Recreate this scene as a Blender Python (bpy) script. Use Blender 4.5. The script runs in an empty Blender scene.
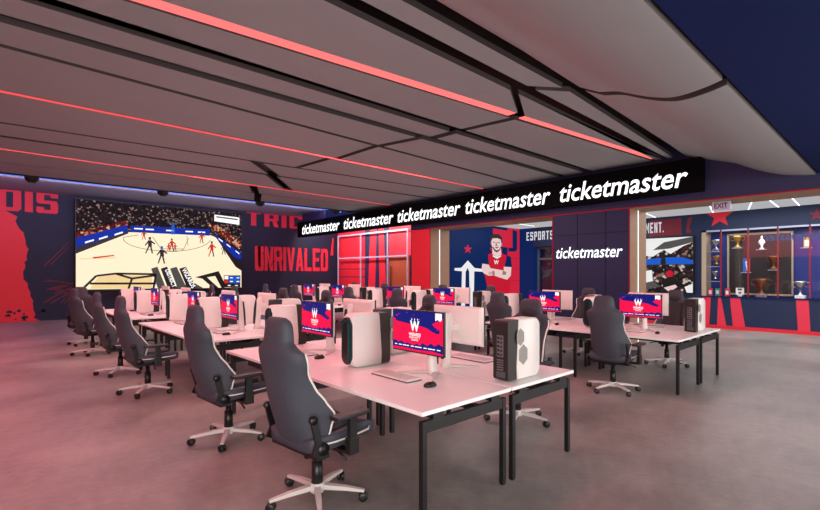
import bpy, bmesh, math, random
from mathutils import Vector, Matrix
R = math.radians
C = bpy.context.scene.collection
random.seed(7)
# ------------------------------------------------------------------ materials
MATS = {}
def srgb(h):
    h = h.lstrip('#')
    v = [int(h[i:i+2], 16)/255 for i in (0, 2, 4)]
    return tuple((c/12.92 if c <= .04045 else ((c+.055)/1.055)**2.4) for c in v) + (1,)
def mat(name, col, rough=.5, metal=0, emit=0, spec=.5, var=0, vscale=6, bump=0):
    if name in MATS: return MATS[name]
    m = bpy.data.materials.new(name); m.use_nodes = True
    nt = m.node_tree; b = nt.nodes['Principled BSDF']
    c = srgb(col) if isinstance(col, str) else col
    b.inputs['Base Color'].default_value = c
    b.inputs['Roughness'].default_value = rough
    b.inputs['Metallic'].default_value = metal
    b.inputs['Specular IOR Level'].default_value = spec
    if emit:
        b.inputs['Specular IOR Level'].default_value = .12
        b.inputs['Emission Color'].default_value = c
        b.inputs['Emission Strength'].default_value = emit
        b.inputs['Base Color'].default_value = (c[0]*.1, c[1]*.1, c[2]*.1, 1)
    tc = nt.nodes.new('ShaderNodeTexCoord'); no = nt.nodes.new('ShaderNodeTexNoise')
    no.inputs['Scale'].default_value = vscale; no.inputs['Detail'].default_value = 6
    nt.links.new(tc.outputs['Object'], no.inputs['Vector'])
    if var and not emit:
        mx = nt.nodes.new('ShaderNodeMix'); mx.data_type = 'RGBA'
        mx.inputs[6].default_value = tuple(x*(1-var) for x in c[:3])+(1,)
        mx.inputs[7].default_value = tuple(min(1, x*(1+var)) for x in c[:3])+(1,)
        nt.links.new(no.outputs['Fac'], mx.inputs[0]); nt.links.new(mx.outputs[2], b.inputs['Base Color'])
    if bump:
        bp = nt.nodes.new('ShaderNodeBump'); bp.inputs['Strength'].default_value = bump; bp.inputs['Distance'].default_value = .01
        nt.links.new(no.outputs['Fac'], bp.inputs['Height']); nt.links.new(bp.outputs['Normal'], b.inputs['Normal'])
    MATS[name] = m
    return m
def glassmat(name, tint=(1, 1, 1, 1), amount=.12):
    m = bpy.data.materials.new(name); m.use_nodes = True; nt = m.node_tree; nt.nodes.clear()
    o = nt.nodes.new('ShaderNodeOutputMaterial'); mix = nt.nodes.new('ShaderNodeMixShader')
    t = nt.nodes.new('ShaderNodeBsdfTransparent'); t.inputs[0].default_value = tint
    g = nt.nodes.new('ShaderNodeBsdfGlossy'); g.inputs['Roughness'].default_value = .03
    mix.inputs[0].default_value = amount
    nt.links.new(t.outputs[0], mix.inputs[1]); nt.links.new(g.outputs[0], mix.inputs[2]); nt.links.new(mix.outputs[0], o.inputs[0])
    MATS[name] = m; return m
def concrete():
    m = bpy.data.materials.new('polished_concrete'); m.use_nodes = True; nt = m.node_tree; b = nt.nodes['Principled BSDF']
    tc = nt.nodes.new('ShaderNodeTexCoord')
    n1 = nt.nodes.new('ShaderNodeTexNoise'); n1.inputs['Scale'].default_value = .55; n1.inputs['Detail'].default_value = 8; n1.inputs['Roughness'].default_value = .62
    n2 = nt.nodes.new('ShaderNodeTexNoise'); n2.inputs['Scale'].default_value = 9; n2.inputs['Detail'].default_value = 8; n2.inputs['Roughness'].default_value = .7
    for n in (n1, n2): nt.links.new(tc.outputs['Object'], n.inputs['Vector'])
    ad = nt.nodes.new('ShaderNodeMath'); ad.operation = 'MULTIPLY_ADD'; ad.inputs[1].default_value = .35
    nt.links.new(n2.outputs['Fac'], ad.inputs[0]); nt.links.new(n1.outputs['Fac'], ad.inputs[2])
    cr = nt.nodes.new('ShaderNodeValToRGB'); e = cr.color_ramp.elements
    e[0].position = .42; e[0].color = srgb('#625e5c'); e[1].position = .92; e[1].color = srgb('#aaa49e')
    nt.links.new(ad.outputs[0], cr.inputs[0]); nt.links.new(cr.outputs[0], b.inputs['Base Color'])
    rr = nt.nodes.new('ShaderNodeMapRange'); rr.inputs[3].default_value = .28; rr.inputs[4].default_value = .5
    nt.links.new(n1.outputs['Fac'], rr.inputs[0]); nt.links.new(rr.outputs[0], b.inputs['Roughness'])
    bp = nt.nodes.new('ShaderNodeBump'); bp.inputs['Strength'].default_value = .08; bp.inputs['Distance'].default_value = .02
    nt.links.new(n2.outputs['Fac'], bp.inputs['Height']); nt.links.new(bp.outputs['Normal'], b.inputs['Normal'])
    b.inputs['Specular IOR Level'].default_value = .45
    MATS['concrete'] = m; return m
def crowdmat(name, scale, dark, cols, emit=1.0, bright=.55):
    """seated crowd printed / shown on a display: random coloured cells on near black"""
    m = bpy.data.materials.new(name); m.use_nodes = True; nt = m.node_tree; b = nt.nodes['Principled BSDF']
    tc = nt.nodes.new('ShaderNodeTexCoord'); v = nt.nodes.new('ShaderNodeTexVoronoi'); v.inputs['Scale'].default_value = scale
    nt.links.new(tc.outputs['Object'], v.inputs['Vector'])
    sp = nt.nodes.new('ShaderNodeSeparateColor'); nt.links.new(v.outputs['Color'], sp.inputs[0])
    cr = nt.nodes.new('ShaderNodeValToRGB'); cr.color_ramp.interpolation = 'CONSTANT'
    cr.color_ramp.elements[0].position = 0; cr.color_ramp.elements[0].color = srgb(dark)
    cr.color_ramp.elements[1].position = bright; cr.color_ramp.elements[1].color = srgb(cols[0])
    for i, c in enumerate(cols[1:]):
        el = cr.color_ramp.elements.new(bright+(1-bright)*(i+1)/len(cols)); el.color = srgb(c)
    nt.links.new(sp.outputs[0], cr.inputs[0])
    nt.links.new(cr.outputs[0], b.inputs['Emission Color']); b.inputs['Emission Strength'].default_value = emit
    b.inputs['Base Color'].default_value = (.01, .01, .01, 1); b.inputs['Roughness'].default_value = .9; b.inputs['Specular IOR Level'].default_value = .05
    MATS[name] = m; return m
# ------------------------------------------------------------------ mesh builder
class MB:
    def __init__(s): s.v = []; s.f = []; s.mi = []; s.mats = []; s.sm = []
    def m(s, name):
        if name not in s.mats: s.mats.append(name)
        return s.mats.index(name)
    def add(s, vs, fs, m, smooth=False):
        o = len(s.v); s.v += [tuple(p) for p in vs]; k = s.m(m)
        for f in fs: s.f.append([i+o for i in f]); s.mi.append(k); s.sm.append(smooth)
    def box(s, x0, x1, y0, y1, z0, z1, m, bev=0, mtx=None):
        if bev:
            bm = bmesh.new(); bmesh.ops.create_cube(bm, size=1)
            for v in bm.verts: v.co = Vector(((x0+x1)/2+v.co.x*(x1-x0), (y0+y1)/2+v.co.y*(y1-y0), (z0+z1)/2+v.co.z*(z1-z0)))
            bmesh.ops.bevel(bm, geom=bm.edges[:], offset=bev, segments=2, affect='EDGES', profile=.6)
            vs = [v.co.copy() for v in bm.verts]; bm.verts.index_update(); fs = [[v.index for v in f.verts] for f in bm.faces]; bm.free()
        else:
            vs = [Vector(p) for p in ((x0,y0,z0),(x1,y0,z0),(x1,y1,z0),(x0,y1,z0),(x0,y0,z1),(x1,y0,z1),(x1,y1,z1),(x0,y1,z1))]
            fs = [(0,3,2,1),(4,5,6,7),(0,1,5,4),(1,2,6,5),(2,3,7,6),(3,0,4,7)]
        if mtx: vs = [mtx @ v for v in vs]
        s.add(vs, fs, m)
    def bar(s, a, b, w, h, m, w2=None, h2=None, bev=0, up=(0, 0, 1)):
        a = Vector(a); b = Vector(b); d = (b-a).normalized(); u = Vector(up)
        if abs(d.dot(u)) > .98: u = Vector((1, 0, 0))
        sd = d.cross(u).normalized(); u = sd.cross(d); w2 = w if w2 is None else w2; h2 = h if h2 is None else h2
        vs = [p+sd*(sx*ww/2)+u*(sz*hh/2) for p, ww, hh in ((a, w, h), (b, w2, h2)) for sx, sz in ((-1,-1),(1,-1),(1,1),(-1,1))]
        s.add(vs, [(0,1,2,3),(7,6,5,4),(0,4,5,1),(1,5,6,2),(2,6,7,3),(3,7,4,0)], m)
    def tube(s, pts, r, m, n=8, cap=True):
        pts = [Vector(p) for p in pts]; rs = r if isinstance(r, (list, tuple)) else [r]*len(pts); rings = []
        for i, p in enumerate(pts):
            d = (pts[min(i+1, len(pts)-1)]-pts[max(i-1, 0)]).normalized()
            u = Vector((0, 0, 1)) if abs(d.z) < .9 else Vector((1, 0, 0))
            sd = d.cross(u).normalized(); uu = sd.cross(d)
            rings.append([p+(sd*math.cos(2*math.pi*k/n)+uu*math.sin(2*math.pi*k/n))*rs[i] for k in range(n)])
        vs = [q for rg in rings for q in rg]
        fs = [[i*n+k, i*n+(k+1)%n, (i+1)*n+(k+1)%n, (i+1)*n+k] for i in range(len(pts)-1) for k in range(n)]
        if cap: fs += [list(range(n))[::-1], [(len(pts)-1)*n+k for k in range(n)]]
        s.add(vs, fs, m, True)
    def lathe(s, prof, c, m, n=20, mtx=None):
        c = Vector(c); vs = []
        for r, z in prof:
            for k in range(n):
                q = Vector((r*math.cos(2*math.pi*k/n), r*math.sin(2*math.pi*k/n), z))
                vs.append(c+(mtx @ q if mtx else q))
        fs = [[i*n+k, i*n+(k+1)%n, (i+1)*n+(k+1)%n, (i+1)*n+k] for i in range(len(prof)-1) for k in range(n)]
        fs += [list(range(n))[::-1], [(len(prof)-1)*n+k for k in range(n)]]
        s.add(vs, fs, m, True)
    def loft(s, rings, m, smooth=True, cap=True, mfun=None):
        n = len(rings[0]); vs = [q for rg in rings for q in rg]
        fs = [[i*n+k, i*n+(k+1)%n, (i+1)*n+(k+1)%n, (i+1)*n+k] for i in range(len(rings)-1) for k in range(n)]
        if cap: fs += [list(range(n))[::-1], [(len(rings)-1)*n+k for k in range(n)]]
        s.add(vs, fs, m, smooth)
    def poly(s, P, pts, m, off=0):
        """flat polygon on a surface: P maps (u, v, off) to space"""
        bm = bmesh.new(); vs = [bm.verts.new((p[0], p[1], 0)) for p in pts]
        try:
            f = bm.faces.new(vs); bmesh.ops.triangulate(bm, faces=[f])
        except Exception: bm.free(); return
        bm.verts.index_update()
        s.add([P(v.co.x, v.co.y, off) for v in bm.verts], [[v.index for v in f.verts] for f in bm.faces], m); bm.free()
    def rect(s, P, u0, v0, u1, v1, m, off=0): s.poly(P, [(u0,v0),(u1,v0),(u1,v1),(u0,v1)], m, off)
    def text(s, P, body, u0, v0, u1, v1, m, off=0, shear=0, bold=0, spacing=1):
        cu = bpy.data.curves.new('t', 'FONT'); cu.body = body; cu.size = 1; cu.shear = shear; cu.offset = bold; cu.space_character = spacing
        cu.resolution_u = 3
        ob = bpy.data.objects.new('t', cu); C.objects.link(ob); bpy.context.view_layer.update()
        me = bpy.data.meshes.new_from_object(ob.evaluated_get(bpy.context.evaluated_depsgraph_get()))
        xs = [v.co.x for v in me.vertices]; ys = [v.co.y for v in me.vertices]
        x0, x1, y0, y1 = min(xs), max(xs), min(ys), max(ys)
        vs = [P(u0+(v.co.x-x0)/(x1-x0)*(u1-u0), v0+(v.co.y-y0)/(y1-y0)*(v1-v0), off) for v in me.vertices]
        s.add(vs, [list(p.vertices) for p in me.polygons], m)
        bpy.data.objects.remove(ob); bpy.data.curves.remove(cu); bpy.data.meshes.remove(me)
    def block(s, P, body, u0, v0, u1, v1, m, off=0, gap=.16):
        """heavy condensed block capitals filling a rectangle"""
        a, c = .35, .16
        H = lambda x0, y0, x1, y1: [(x0, y0), (x1, y0), (x1, y1), (x0, y1)]
        G = {'U': [[(0,1),(0,.08),(.1,0),(.9,0),(1,.08),(1,1),(1-a,1),(1-a,c),(a,c),(a,1)]],
             'N': [H(0,0,a,1), H(1-a,0,1,1), [(a*.6,1),(a,1),(1-a*.6,0),(1-a,0)], [(a,1),(a,.62),(1-a,0),(1-a,.38)]],
             'R': [H(0,0,a,1), H(a,1-c,.9,1), H(a,.42,.9,.42+c), [(1-a,1),(.9,1),(1,.93),(1,.5),(.9,.42),(1-a,.42)], [(.55,.42),(.86,.42),(1,0),(.7,0)]],
             'P': [H(0,0,a,1), H(a,1-c,.9,1), H(a,.4,.9,.4+c), [(1-a,1),(.9,1),(1,.93),(1,.48),(.9,.4),(1-a,.4)]],
             'I': [H(0,0,1,1)], '.': [H(0,0,1,.16)],
             'V': [[(0,1),(a,1),(.58,0),(.34,0)], [(1,1),(1-a,1),(.42,0),(.66,0)]],
             'A': [[(0,0),(a,0),(.58,1),(.34,1)], [(1,0),(1-a,0),(.42,1),(.66,1)], H(.2,.2,.8,.34)],
             'L': [H(0,0,a,1), H(a,0,.95,c)], 'E': [H(0,0,a,1), H(a,0,.95,c), H(a,1-c,.95,1), H(a,.43,.85,.43+c)],
             'D': [H(0,0,a,1), H(a,0,.85,c), H(a,1-c,.85,1), [(1-a,0),(.85,0),(1,.1),(1,.9),(.85,1),(1-a,1)]],
             'S': [H(.05,0,.95,c), H(.05,1-c,.95,1), H(.05,.43,.95,.43+c), H(0,.5,a,.95), H(1-a,.05,1,.5), H(0,.05,a,.28), H(1-a,.72,1,.95)],
             'T': [H(.5-a/2,0,.5+a/2,1), H(0,1-c,1,1)], 'C': [H(.05,0,.95,c), H(.05,1-c,.95,1), H(0,.05,a,.95), H(1-a,.05,1,.3), H(1-a,.7,1,.95)],
             'O': [H(.05,0,.95,c), H(.05,1-c,.95,1), H(0,.05,a,.95), H(1-a,.05,1,.95)],
             'M': [H(0,0,.24,1), H(.76,0,1,1), [(.24,1),(.24,.7),(.5,.2),(.5,.5)], [(.76,1),(.76,.7),(.5,.2),(.5,.5)]]}
        W = {'I': .36, '.': .3, 'M': 1.25}; tot = sum(W.get(ch, 1) for ch in body)+gap*(len(body)-1); k = (u1-u0)/tot; u = u0
        for i, ch in enumerate(body):
            w = W.get(ch, 1)*k
            for j, p in enumerate(G[ch]): s.poly(P, [(u+x*w, v0+y*(v1-v0)) for x, y in p], m, off+j*.0006)
            u += w+gap*k
    def build(s, name, parent=None, weld=False):
        me = bpy.data.meshes.new(name); me.from_pydata([tuple(v) for v in s.v], [], s.f)
        for n in s.mats: me.materials.append(MATS[n])
        for p, k, sm in zip(me.polygons, s.mi, s.sm): p.material_index = k; p.use_smooth = sm
        me.update(); o = bpy.data.objects.new(name, me); C.objects.link(o)
        if parent: o.parent = parent
        return o
def tag(o, label, cat, group=None):
    o['label'] = label; o['category'] = cat
    if group: o['group'] = group
    return o
def struct(o): o['kind'] = 'structure'; return o
def empty(name, loc=(0, 0, 0), rz=0):
    o = bpy.data.objects.new(name, None); C.objects.link(o); o.location = loc; o.rotation_euler = (0, 0, rz); o.empty_display_size = .1; return o
KIDS = {}
def copy_tree(o, parent=None):
    c = o.copy(); C.objects.link(c); c.parent = parent
    for ch in [x for x in o.children]: copy_tree(ch, c)
    return c
# planes: facing -X (u runs to -Y as read), facing -Y (u runs to +X)
def onX(X): return lambda u, v, off: (X-off, -u, v)
def onY(Y): return lambda u, v, off: (u, Y-off, v)
def catmull(vals, t):
    n = len(vals)-1; x = t*n; i = min(int(x), n-1); f = x-i
    g = lambda k: vals[max(0, min(n, k))]
    p0, p1, p2, p3 = g(i-1), g(i), g(i+1), g(i+2)
    return .5*((2*p1)+(-p0+p2)*f+(2*p0-5*p1+4*p2-p3)*f*f+(-p0+3*p1-3*p2+p3)*f**3)
def interp(keys, z):
    """keys: [(t, a, b, ...)] smooth interpolation by t"""
    for i in range(len(keys)-1):
        if z <= keys[i+1][0]:
            a, b = keys[i], keys[i+1]; f = (z-a[0])/(b[0]-a[0]); f = f*f*(3-2*f)*.5+f*.5
            return [a[k]+(b[k]-a[k])*f for k in range(1, len(a))]
    return list(keys[-1][1:])

concrete()
mat('ceil_panel', '#9a9c9e', .8, var=.04, vscale=2)
mat('ceil_side', '#4a4242', .8)  # shade of the slot edges put into a darker side colour
mat('ceil_dark', '#0c0a0c', .8)
mat('ceil_upper', '#8d93a8', .7)
mat('navy_wall', '#141d48', .6, var=.08, vscale=3)
mat('navy_dark', '#0e1734', .65, var=.15, vscale=4)
mat('navy_bright', '#14306f', .55, var=.05)
mat('navy_soffit', '#14204c', .8, spec=.1)
mat('navy_mural', '#10357a', .55, emit=0, var=.05)
mat('navy_header', '#0d2248', .55)
mat('bulkhead', '#1c1d46', .6, var=.06)
mat('red_wall', '#e02034', .5, var=.06)
mat('red_paint', '#e01c30', .55, var=.05, vscale=8)
mat('red_letter', '#e0203a', .6, var=.15, vscale=14)
mat('post_red', '#8e1a28', .5)
mat('red_dim', '#7c1a30', .6)
mat('pink_red', '#e2304c', .5)
mat('wood', '#a58468', .5, var=.15, vscale=5)
mat('door_wood', '#a5492c', .45, var=.1)
mat('white_paint', '#e6e4e6', .5)
mat('lobby_ceiling_glow', '#dfe0e4', emit=.55)  # ceiling glows of itself, standing in for bright light on it
mat('led_white', '#ffffff', emit=1.6)
mat('led_warm', '#ffe6dc', emit=3)
mat('led_red_lit_edge', '#ff7472', emit=1.25)  # salmon glow also stands in for the lit slab edge beside the strip
mat('led_blue', '#3a86f4', emit=1.2)
mat('led_red_thin', '#ff5a5e', emit=.95)
mat('red_edge', '#c01830', emit=.45)
mat('sign_black', '#030304', .8, spec=.1)
mat('text_white', '#ffffff', emit=1.6)
mat('text_soft', '#e8e8f0', emit=.75)
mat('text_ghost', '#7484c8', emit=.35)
mat('mullion', '#b9bdd6', .35, .3, var=.02)
mat('desk_white', '#f6f3f1', .32, var=.02)
mat('desk_edge', '#e8e4e2', .4)
mat('steel_black', '#0f0f11', .45)
mat('plastic_black', '#101012', .4)
mat('plastic_grey', '#4a4a4e', .45)
mat('pad_black', '#1e1e21', .5)
mat('shell_white', '#e2dcd8', .35)
mat('shell_dark', '#1c1816', .45)
mat('teal_dark', '#0d3236', .25, emit=0)
mat('teal_glow', '#0e6a66', emit=.35)
mat('port_grey', '#77777a', .4, .5)
mat('hex_grey', '#8d8884', .5)
mat('chair_fabric', '#3a3c46', .62, var=.1, vscale=40, bump=.15)
mat('chair_inner', '#23242a', .6, var=.1, vscale=40)
mat('piping', '#d9cfca', .5)
mat('base_white', '#cfc7c4', .35)
mat('scr_pink', '#f4134c', emit=.95)
mat('scr_navy', '#14207c', emit=.9)
mat('scr_white', '#ffffff', emit=1.0)
mat('court', '#fff0cc', emit=1.0)
mat('court_tan', '#f6d79a', emit=.95)
mat('court_line', '#8f8467', emit=.6)
mat('adv_blue', '#0c2fa4', emit=.9)
mat('scr_black', '#0a0a0c', .4)
mat('scr_gray', '#5c5a58', emit=.7)
mat('scr_dkred', '#5c1418', emit=.7)
mat('scr_red', '#e0341f', emit=.8)
mat('scr_blue', '#1a5cc8', emit=.9)
mat('skin_print', '#f4d4d2', emit=.8)  # mural figure inks glow of themselves to look better lit
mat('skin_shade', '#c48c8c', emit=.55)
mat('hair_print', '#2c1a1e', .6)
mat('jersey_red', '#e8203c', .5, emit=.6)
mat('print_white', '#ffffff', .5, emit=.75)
mat('mural_navy', '#0d3278', emit=.42)  # mural paint with its own glow in place of light on the wall
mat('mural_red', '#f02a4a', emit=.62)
mat('gold', '#c99a4c', .3, .8)
mat('silver', '#c6c6cc', .25, .9)
mat('bronze', '#8a5634', .35, .7)
mat('case_blue', '#1c2f7e', .5, emit=0)
mat('case_back', '#241f20', .5)
mat('case_frame', '#b8a48c', .4)
mat('card_red', '#d8404c', .5); mat('card_green', '#3f9a7c', .5); mat('card_white', '#f2f2f4', .5); mat('card_blue', '#2a6ac8', .5); mat('card_yellow', '#e0a838', .5)
glassmat('glass', amount=.035)
crowdmat('crowd', 19, '#080607', ['#140f10', '#2a1c1c', '#1c1414', '#8a7468', '#301216', '#181820'], 1.0, .35)
crowdmat('crowd_red', 12, '#5c1418', ['#7c2018', '#c07850', '#2a1416', '#e0b090'], .9, .35)
crowdmat('photo_crowd', 13, '#0c0a0c', ['#2a2426', '#8c6a5c', '#14141c', '#c8b8b0', '#5c1c20', '#101012'], .9, .35)

# ------------------------------------------------------------------ room shell
b = MB(); b.box(-6, 17.2, -6, 20.9, -.1, 0, 'concrete'); struct(b.build('floor'))
# back wall with painted graphics
b = MB(); b.box(-6, 13.9, 20.6, 20.9, 0, 4.8, 'navy_dark'); P = onY(20.6)
jag = [(-6, 0), (1.42, 0)]
z = .12; x = 1.3
while z < 3.72:
    x = 1.22-.1*z+.09*math.sin(z*3.1)+random.uniform(-.05, .05)
    jag.append((x, z)); z += random.uniform(.06, .2)
jag += [(.45, 3.78), (.40, 4.8), (-6, 4.8)]
b.poly(P, jag, 'red_paint', .004)
for i in range(40):
    u = random.uniform(-3, 1.5); v = random.uniform(.05, .4); w = random.uniform(.04, .2)
    b.poly(P, [(u, v-.04), (u+w, v-.05), (u+w*.8, v+.05), (u+.02, v+.03)], 'navy_dark', .006)
b.block(P, 'DIS', .30, 3.76, 1.9, 4.52, 'red_letter', .008)
b.block(P, 'TRICT', 8.75, 3.86, 12.5, 4.52, 'red_letter', .008, gap=.22)
b.block(P, 'UNRIVALED', 9.17, 1.78, 13.1, 2.92, 'red_letter', .008, gap=.11)
for i in range(16):      # wear scratches over the lettering
    u = random.uniform(9.2, 13); v = random.uniform(1.8, 2.9)
    b.poly(P, [(u, v), (u+.03, v-.02), (u+.12, v+.25), (u+.1, v+.26)], 'navy_dark', .012)
for (x0, v0, a, l) in [(1.5, 1.9, .9, 1.1), (1.7, 1.2, -.5, 1.5), (1.6, 1.0, .3, 1.8), (2.4, 1.1, -.8, 1.0), (1.5, 1.4, -.2, .9), (2.9, .9, .2, 1.4), (1.5, .6, .6, 1.0), (2.0, .5, 1.1, .8)]:
    for k in range(3):
        u = x0+k*.1; v = v0+random.uniform(-.1, .1); du = l*math.cos(a); dv = l*math.sin(a)
        b.poly(P, [(u, v), (u+du, v+dv), (u+du+.01, v+dv+.02), (u-.01, v+.025)], 'red_dim', .005)
b.poly(P, [(13.25, 2.6), (13.42, 2.6), (13.45, 3.5), (13.38, 3.5)], 'red_letter', .008)
struct(b.build('wall_back'))
b = MB(); b.box(-6.3, -6, 2, 20.9, 0, 4.8, 'navy_wall'); struct(b.build('wall_left'))
# recessed red wall right of the back wall
b = MB(); b.box(13.7, 13.95, 11.95, 20.6, 0, 4.8, 'navy_header'); P = onX(13.7)
def rr(u0, u1, v0, v1, m, off=.004): b.rect(P, -u0, v0, -u1, v1, m, off)
rr(20.55, 18.2, 1.9, 4.2, 'red_wall'); rr(20.55, 18.2, 1.5, 1.86, 'red_wall'); rr(20.55, 18.2, 0, 1.46, 'red_wall')
def q4(a, m, off=.004): b.poly(P, [(-u, v) for u, v in a], m, off)
q4([(17.75, 4.2), (17.28, 4.2), (17.42, 0), (18.0, 0)], 'red_wall')
q4([(17.14, 4.2), (16.8, 4.2), (16.5, 0), (17.06, 0)], 'red_wall')
rr(16.35, 14.85, 2.45, 4.2, 'red_wall'); rr(14.8, 13.2, 2.0, 4.2, 'red_wall'); rr(14.8, 13.2, 1.55, 1.96, 'red_wall'); rr(14.8, 13.2, 0, 1.51, 'red_wall')
struct(b.build('wall_right'))
d = MB(); d.box(13.62, 13.69, 14.9, 16.3, 0, 2.42, 'door_wood', .006); dr = struct(d.build('door_1'))
h = MB(); h.tube([(13.57, 16.1, .9), (13.57, 16.1, 2.0)], .02, 'steel_black'); h.bar((13.57, 16.1, 1.0), (13.64, 16.1, 1.0), .02, .02, 'steel_black'); h.bar((13.57, 16.1, 1.9), (13.64, 16.1, 1.9), .02, .02, 'steel_black')
h.build('door_handle', dr)
# glazed screen with pale mullions in front of red wall
g = MB()
for y in (20.2, 18.25, 16.2, 14.85): g.box(13.44, 13.5, y-.02, y+.02, 0, 3.6, 'mullion')
g.box(13.44, 13.5, 14.85, 20.2, 3.54, 3.6, 'mullion'); g.box(13.44, 13.5, 14.85, 20.2, 2.40, 2.46, 'mullion')
g.box(13.44, 13.5, 16.2, 20.2, .95, 1.0, 'mullion')
gw = struct(g.build('window_1'))
g = MB(); g.box(13.465, 13.475, 14.86, 20.2, .02, 3.55, 'glass'); g.build('pane', gw)
# lobby: end wall (mural), trophy wall, ceiling
b = MB(); b.box(11.95, 16.2, 11.0, 11.95, 0, 3.5, 'mural_navy'); b.box(11.9, 16.5, 11.0, 11.95, 3.5, 4.8, 'navy_wall')
struct(b.build('wall_end'))
X0 = 16.2
b = MB()
b.box(X0, X0+.8, -3, 4.42, 0, .95, 'navy_header'); b.box(X0, X0+.8, -3, 4.42, 2.92, 3.5, 'navy_header')
b.box(X0, X0+.8, 4.42, 9.45, 0, 3.5, 'navy_header'); b.box(X0, X0+.8, 10.35, 11, 0, 3.5, 'mural_navy')
b.box(X0, X0+.8, 9.45, 10.35, 2.72, 3.5, 'navy_header'); b.box(X0+.55, X0+.8, 9.45, 10.35, 0, 2.72, 'navy_dark')
b.box(X0+.75, X0+.85, -3, 4.42, .95, 2.92, 'case_blue')
P = onX(X0)
b.block(P, 'ESPORTS', -10.66, 2.98, -9.46, 3.32, 'text_soft', .01, gap=.35)
b.block(P, 'ENTERTAINMENT.', -7.15, 2.98, -5.5, 3.32, 'text_soft', .014, gap=.35)
b.rect(P, -5.95, 2.86, -4.98, 3.4, 'red_dim', .006)
b.poly(P, [(-4.85, 2.9), (-4.7, 2.9), (-4.76, 3.1), (-4.66, 3.4), (-4.8, 3.4), (-4.84, 3.1)], 'red_dim', .006)
def star(cu, cv, r, m, off):
    b.poly(P, [(cu+(r if k % 2 == 0 else r*.42)*math.sin(k*math.pi/5), cv+(r if k % 2 == 0 else r*.42)*math.cos(k*math.pi/5)) for k in range(10)], m, off)
star(-3.95, 3.36, .36, 'red_wall', .006)
star(-1.75, 3.2, .18, 'red_dim', .006)
for (a, c, e, f) in [(4.40, 4.18, 4.36, 4.22), (3.99, 3.92, 4.02, 3.78), (3.69, 3.44, 3.62, 3.32), (2.18, 1.92, 2.14, 1.88), (.9, .55, 1.0, .6)]:
    b.poly(P, [(-e, .1), (-f, .1), (-c, .93), (-a, .93)], 'pink_red', .006)
for y in (3.92, 3.25, 2.57, 1.89, 1.2, .5, -.2): b.box(X0-.02, X0+.03, y-.018, y+.018, .95, 2.95, 'post_red')
b.box(X0-.03, X0, -3, 4.42, .93, .97, 'mural_navy'); b.box(X0, X0+.75, 4.37, 4.42, .95, 2.92, 'case_frame'); b.box(X0-.02, X0, 4.3, 4.42, .95, 2.95, 'case_frame')
b.box(X0-.02, X0, -3, 4.42, 2.9, 2.95, 'mullion')
struct(b.build('wall_trophy'))
b = MB(); b.box(X0-.03, X0, -3, 9.4, 0, .1, 'red_wall'); struct(b.build('baseboard_trophy'))
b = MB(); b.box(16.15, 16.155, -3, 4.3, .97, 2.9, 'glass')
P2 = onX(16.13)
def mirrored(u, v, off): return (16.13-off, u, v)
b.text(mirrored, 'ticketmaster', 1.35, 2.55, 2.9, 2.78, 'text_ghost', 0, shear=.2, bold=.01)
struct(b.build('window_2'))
b = MB(); b.box(X0+.3, X0+.36, 9.45, 9.53, 0, 2.72, 'port_grey'); b.box(X0+.3, X0+.36, 10.27, 10.35, 0, 2.72, 'port_grey'); b.box(X0+.3, X0+.36, 9.53, 10.27, 2.2, 2.28, 'port_grey'); b.box(X0+.3, X0+.36, 9.53, 10.27, 2.64, 2.72, 'port_grey')
b.box(X0+.32, X0+.33, 9.53, 10.27, 0, 2.64, 'glass'); struct(b.build('door_2'))
b = MB(); b.box(11.95, 17.0, -3, 11, 3.48, 3.6, 'lobby_ceiling_glow')
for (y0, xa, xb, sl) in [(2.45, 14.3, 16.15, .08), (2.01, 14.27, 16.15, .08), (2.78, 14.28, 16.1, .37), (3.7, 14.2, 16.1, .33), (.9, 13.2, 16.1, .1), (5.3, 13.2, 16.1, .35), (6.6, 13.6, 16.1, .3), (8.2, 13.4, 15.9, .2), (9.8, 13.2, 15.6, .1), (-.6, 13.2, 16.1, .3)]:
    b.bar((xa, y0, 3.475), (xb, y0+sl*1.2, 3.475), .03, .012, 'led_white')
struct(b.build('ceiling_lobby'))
# portal box: facade pier, header, jambs
b = MB(); b.box(11, 11.95, 4.48, 6.43, 0, 3.15, 'navy_wall')
for y in (5.03, 5.75): b.box(10.992, 11, y-.006, y+.006, 0, 3.15, 'ceil_dark')
b.box(10.992, 11, 4.48, 6.43, 2.62, 2.63, 'ceil_dark')
b.box(11, 11.95, 4.46, 4.48, 0, 3.15, 'wood'); b.box(11, 11.95, 6.43, 6.45, 0, 3.15, 'wood')
b.box(11, 11.95, 11.0, 11.02, 0, 3.15, 'wood'); b.box(11, 11.95, 11.02, 11.95, 0, 3.15, 'navy_wall'); b.box(10.99, 11, 11.0, 11.9, 0, 3.15, 'red_wall')
struct(b.build('wall_portal'))
b = MB()
b.box(11, 11.95, -3, 11.95, 3.17, 4.9, 'bulkhead'); b.box(11, 11.95, -3, 11.0, 3.15, 3.17, 'wood')
b.box(11.05, 11.3, 11.95, 19.6, 3.42, 4.8, 'bulkhead')
for y in (-1.2, 1.0, 3.0, 5.4, 8.2): b.box(10.994, 11, y-.005, y+.005, 3.19, 4.9, 'ceil_dark')
struct(b.build('wall_header'))
b = MB()
b.box(10.985, 11.0, -3, 11.0, 3.15, 3.175, 'red_edge')
for y in (4.47, 6.44): b.box(10.985, 11.0, y-.012, y+.012, 0, 3.15, 'red_edge')
b.box(10.985, 11.0, 10.98, 11.0, 0, 3.15, 'red_edge')
struct(b.build('trim_1'))
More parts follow.
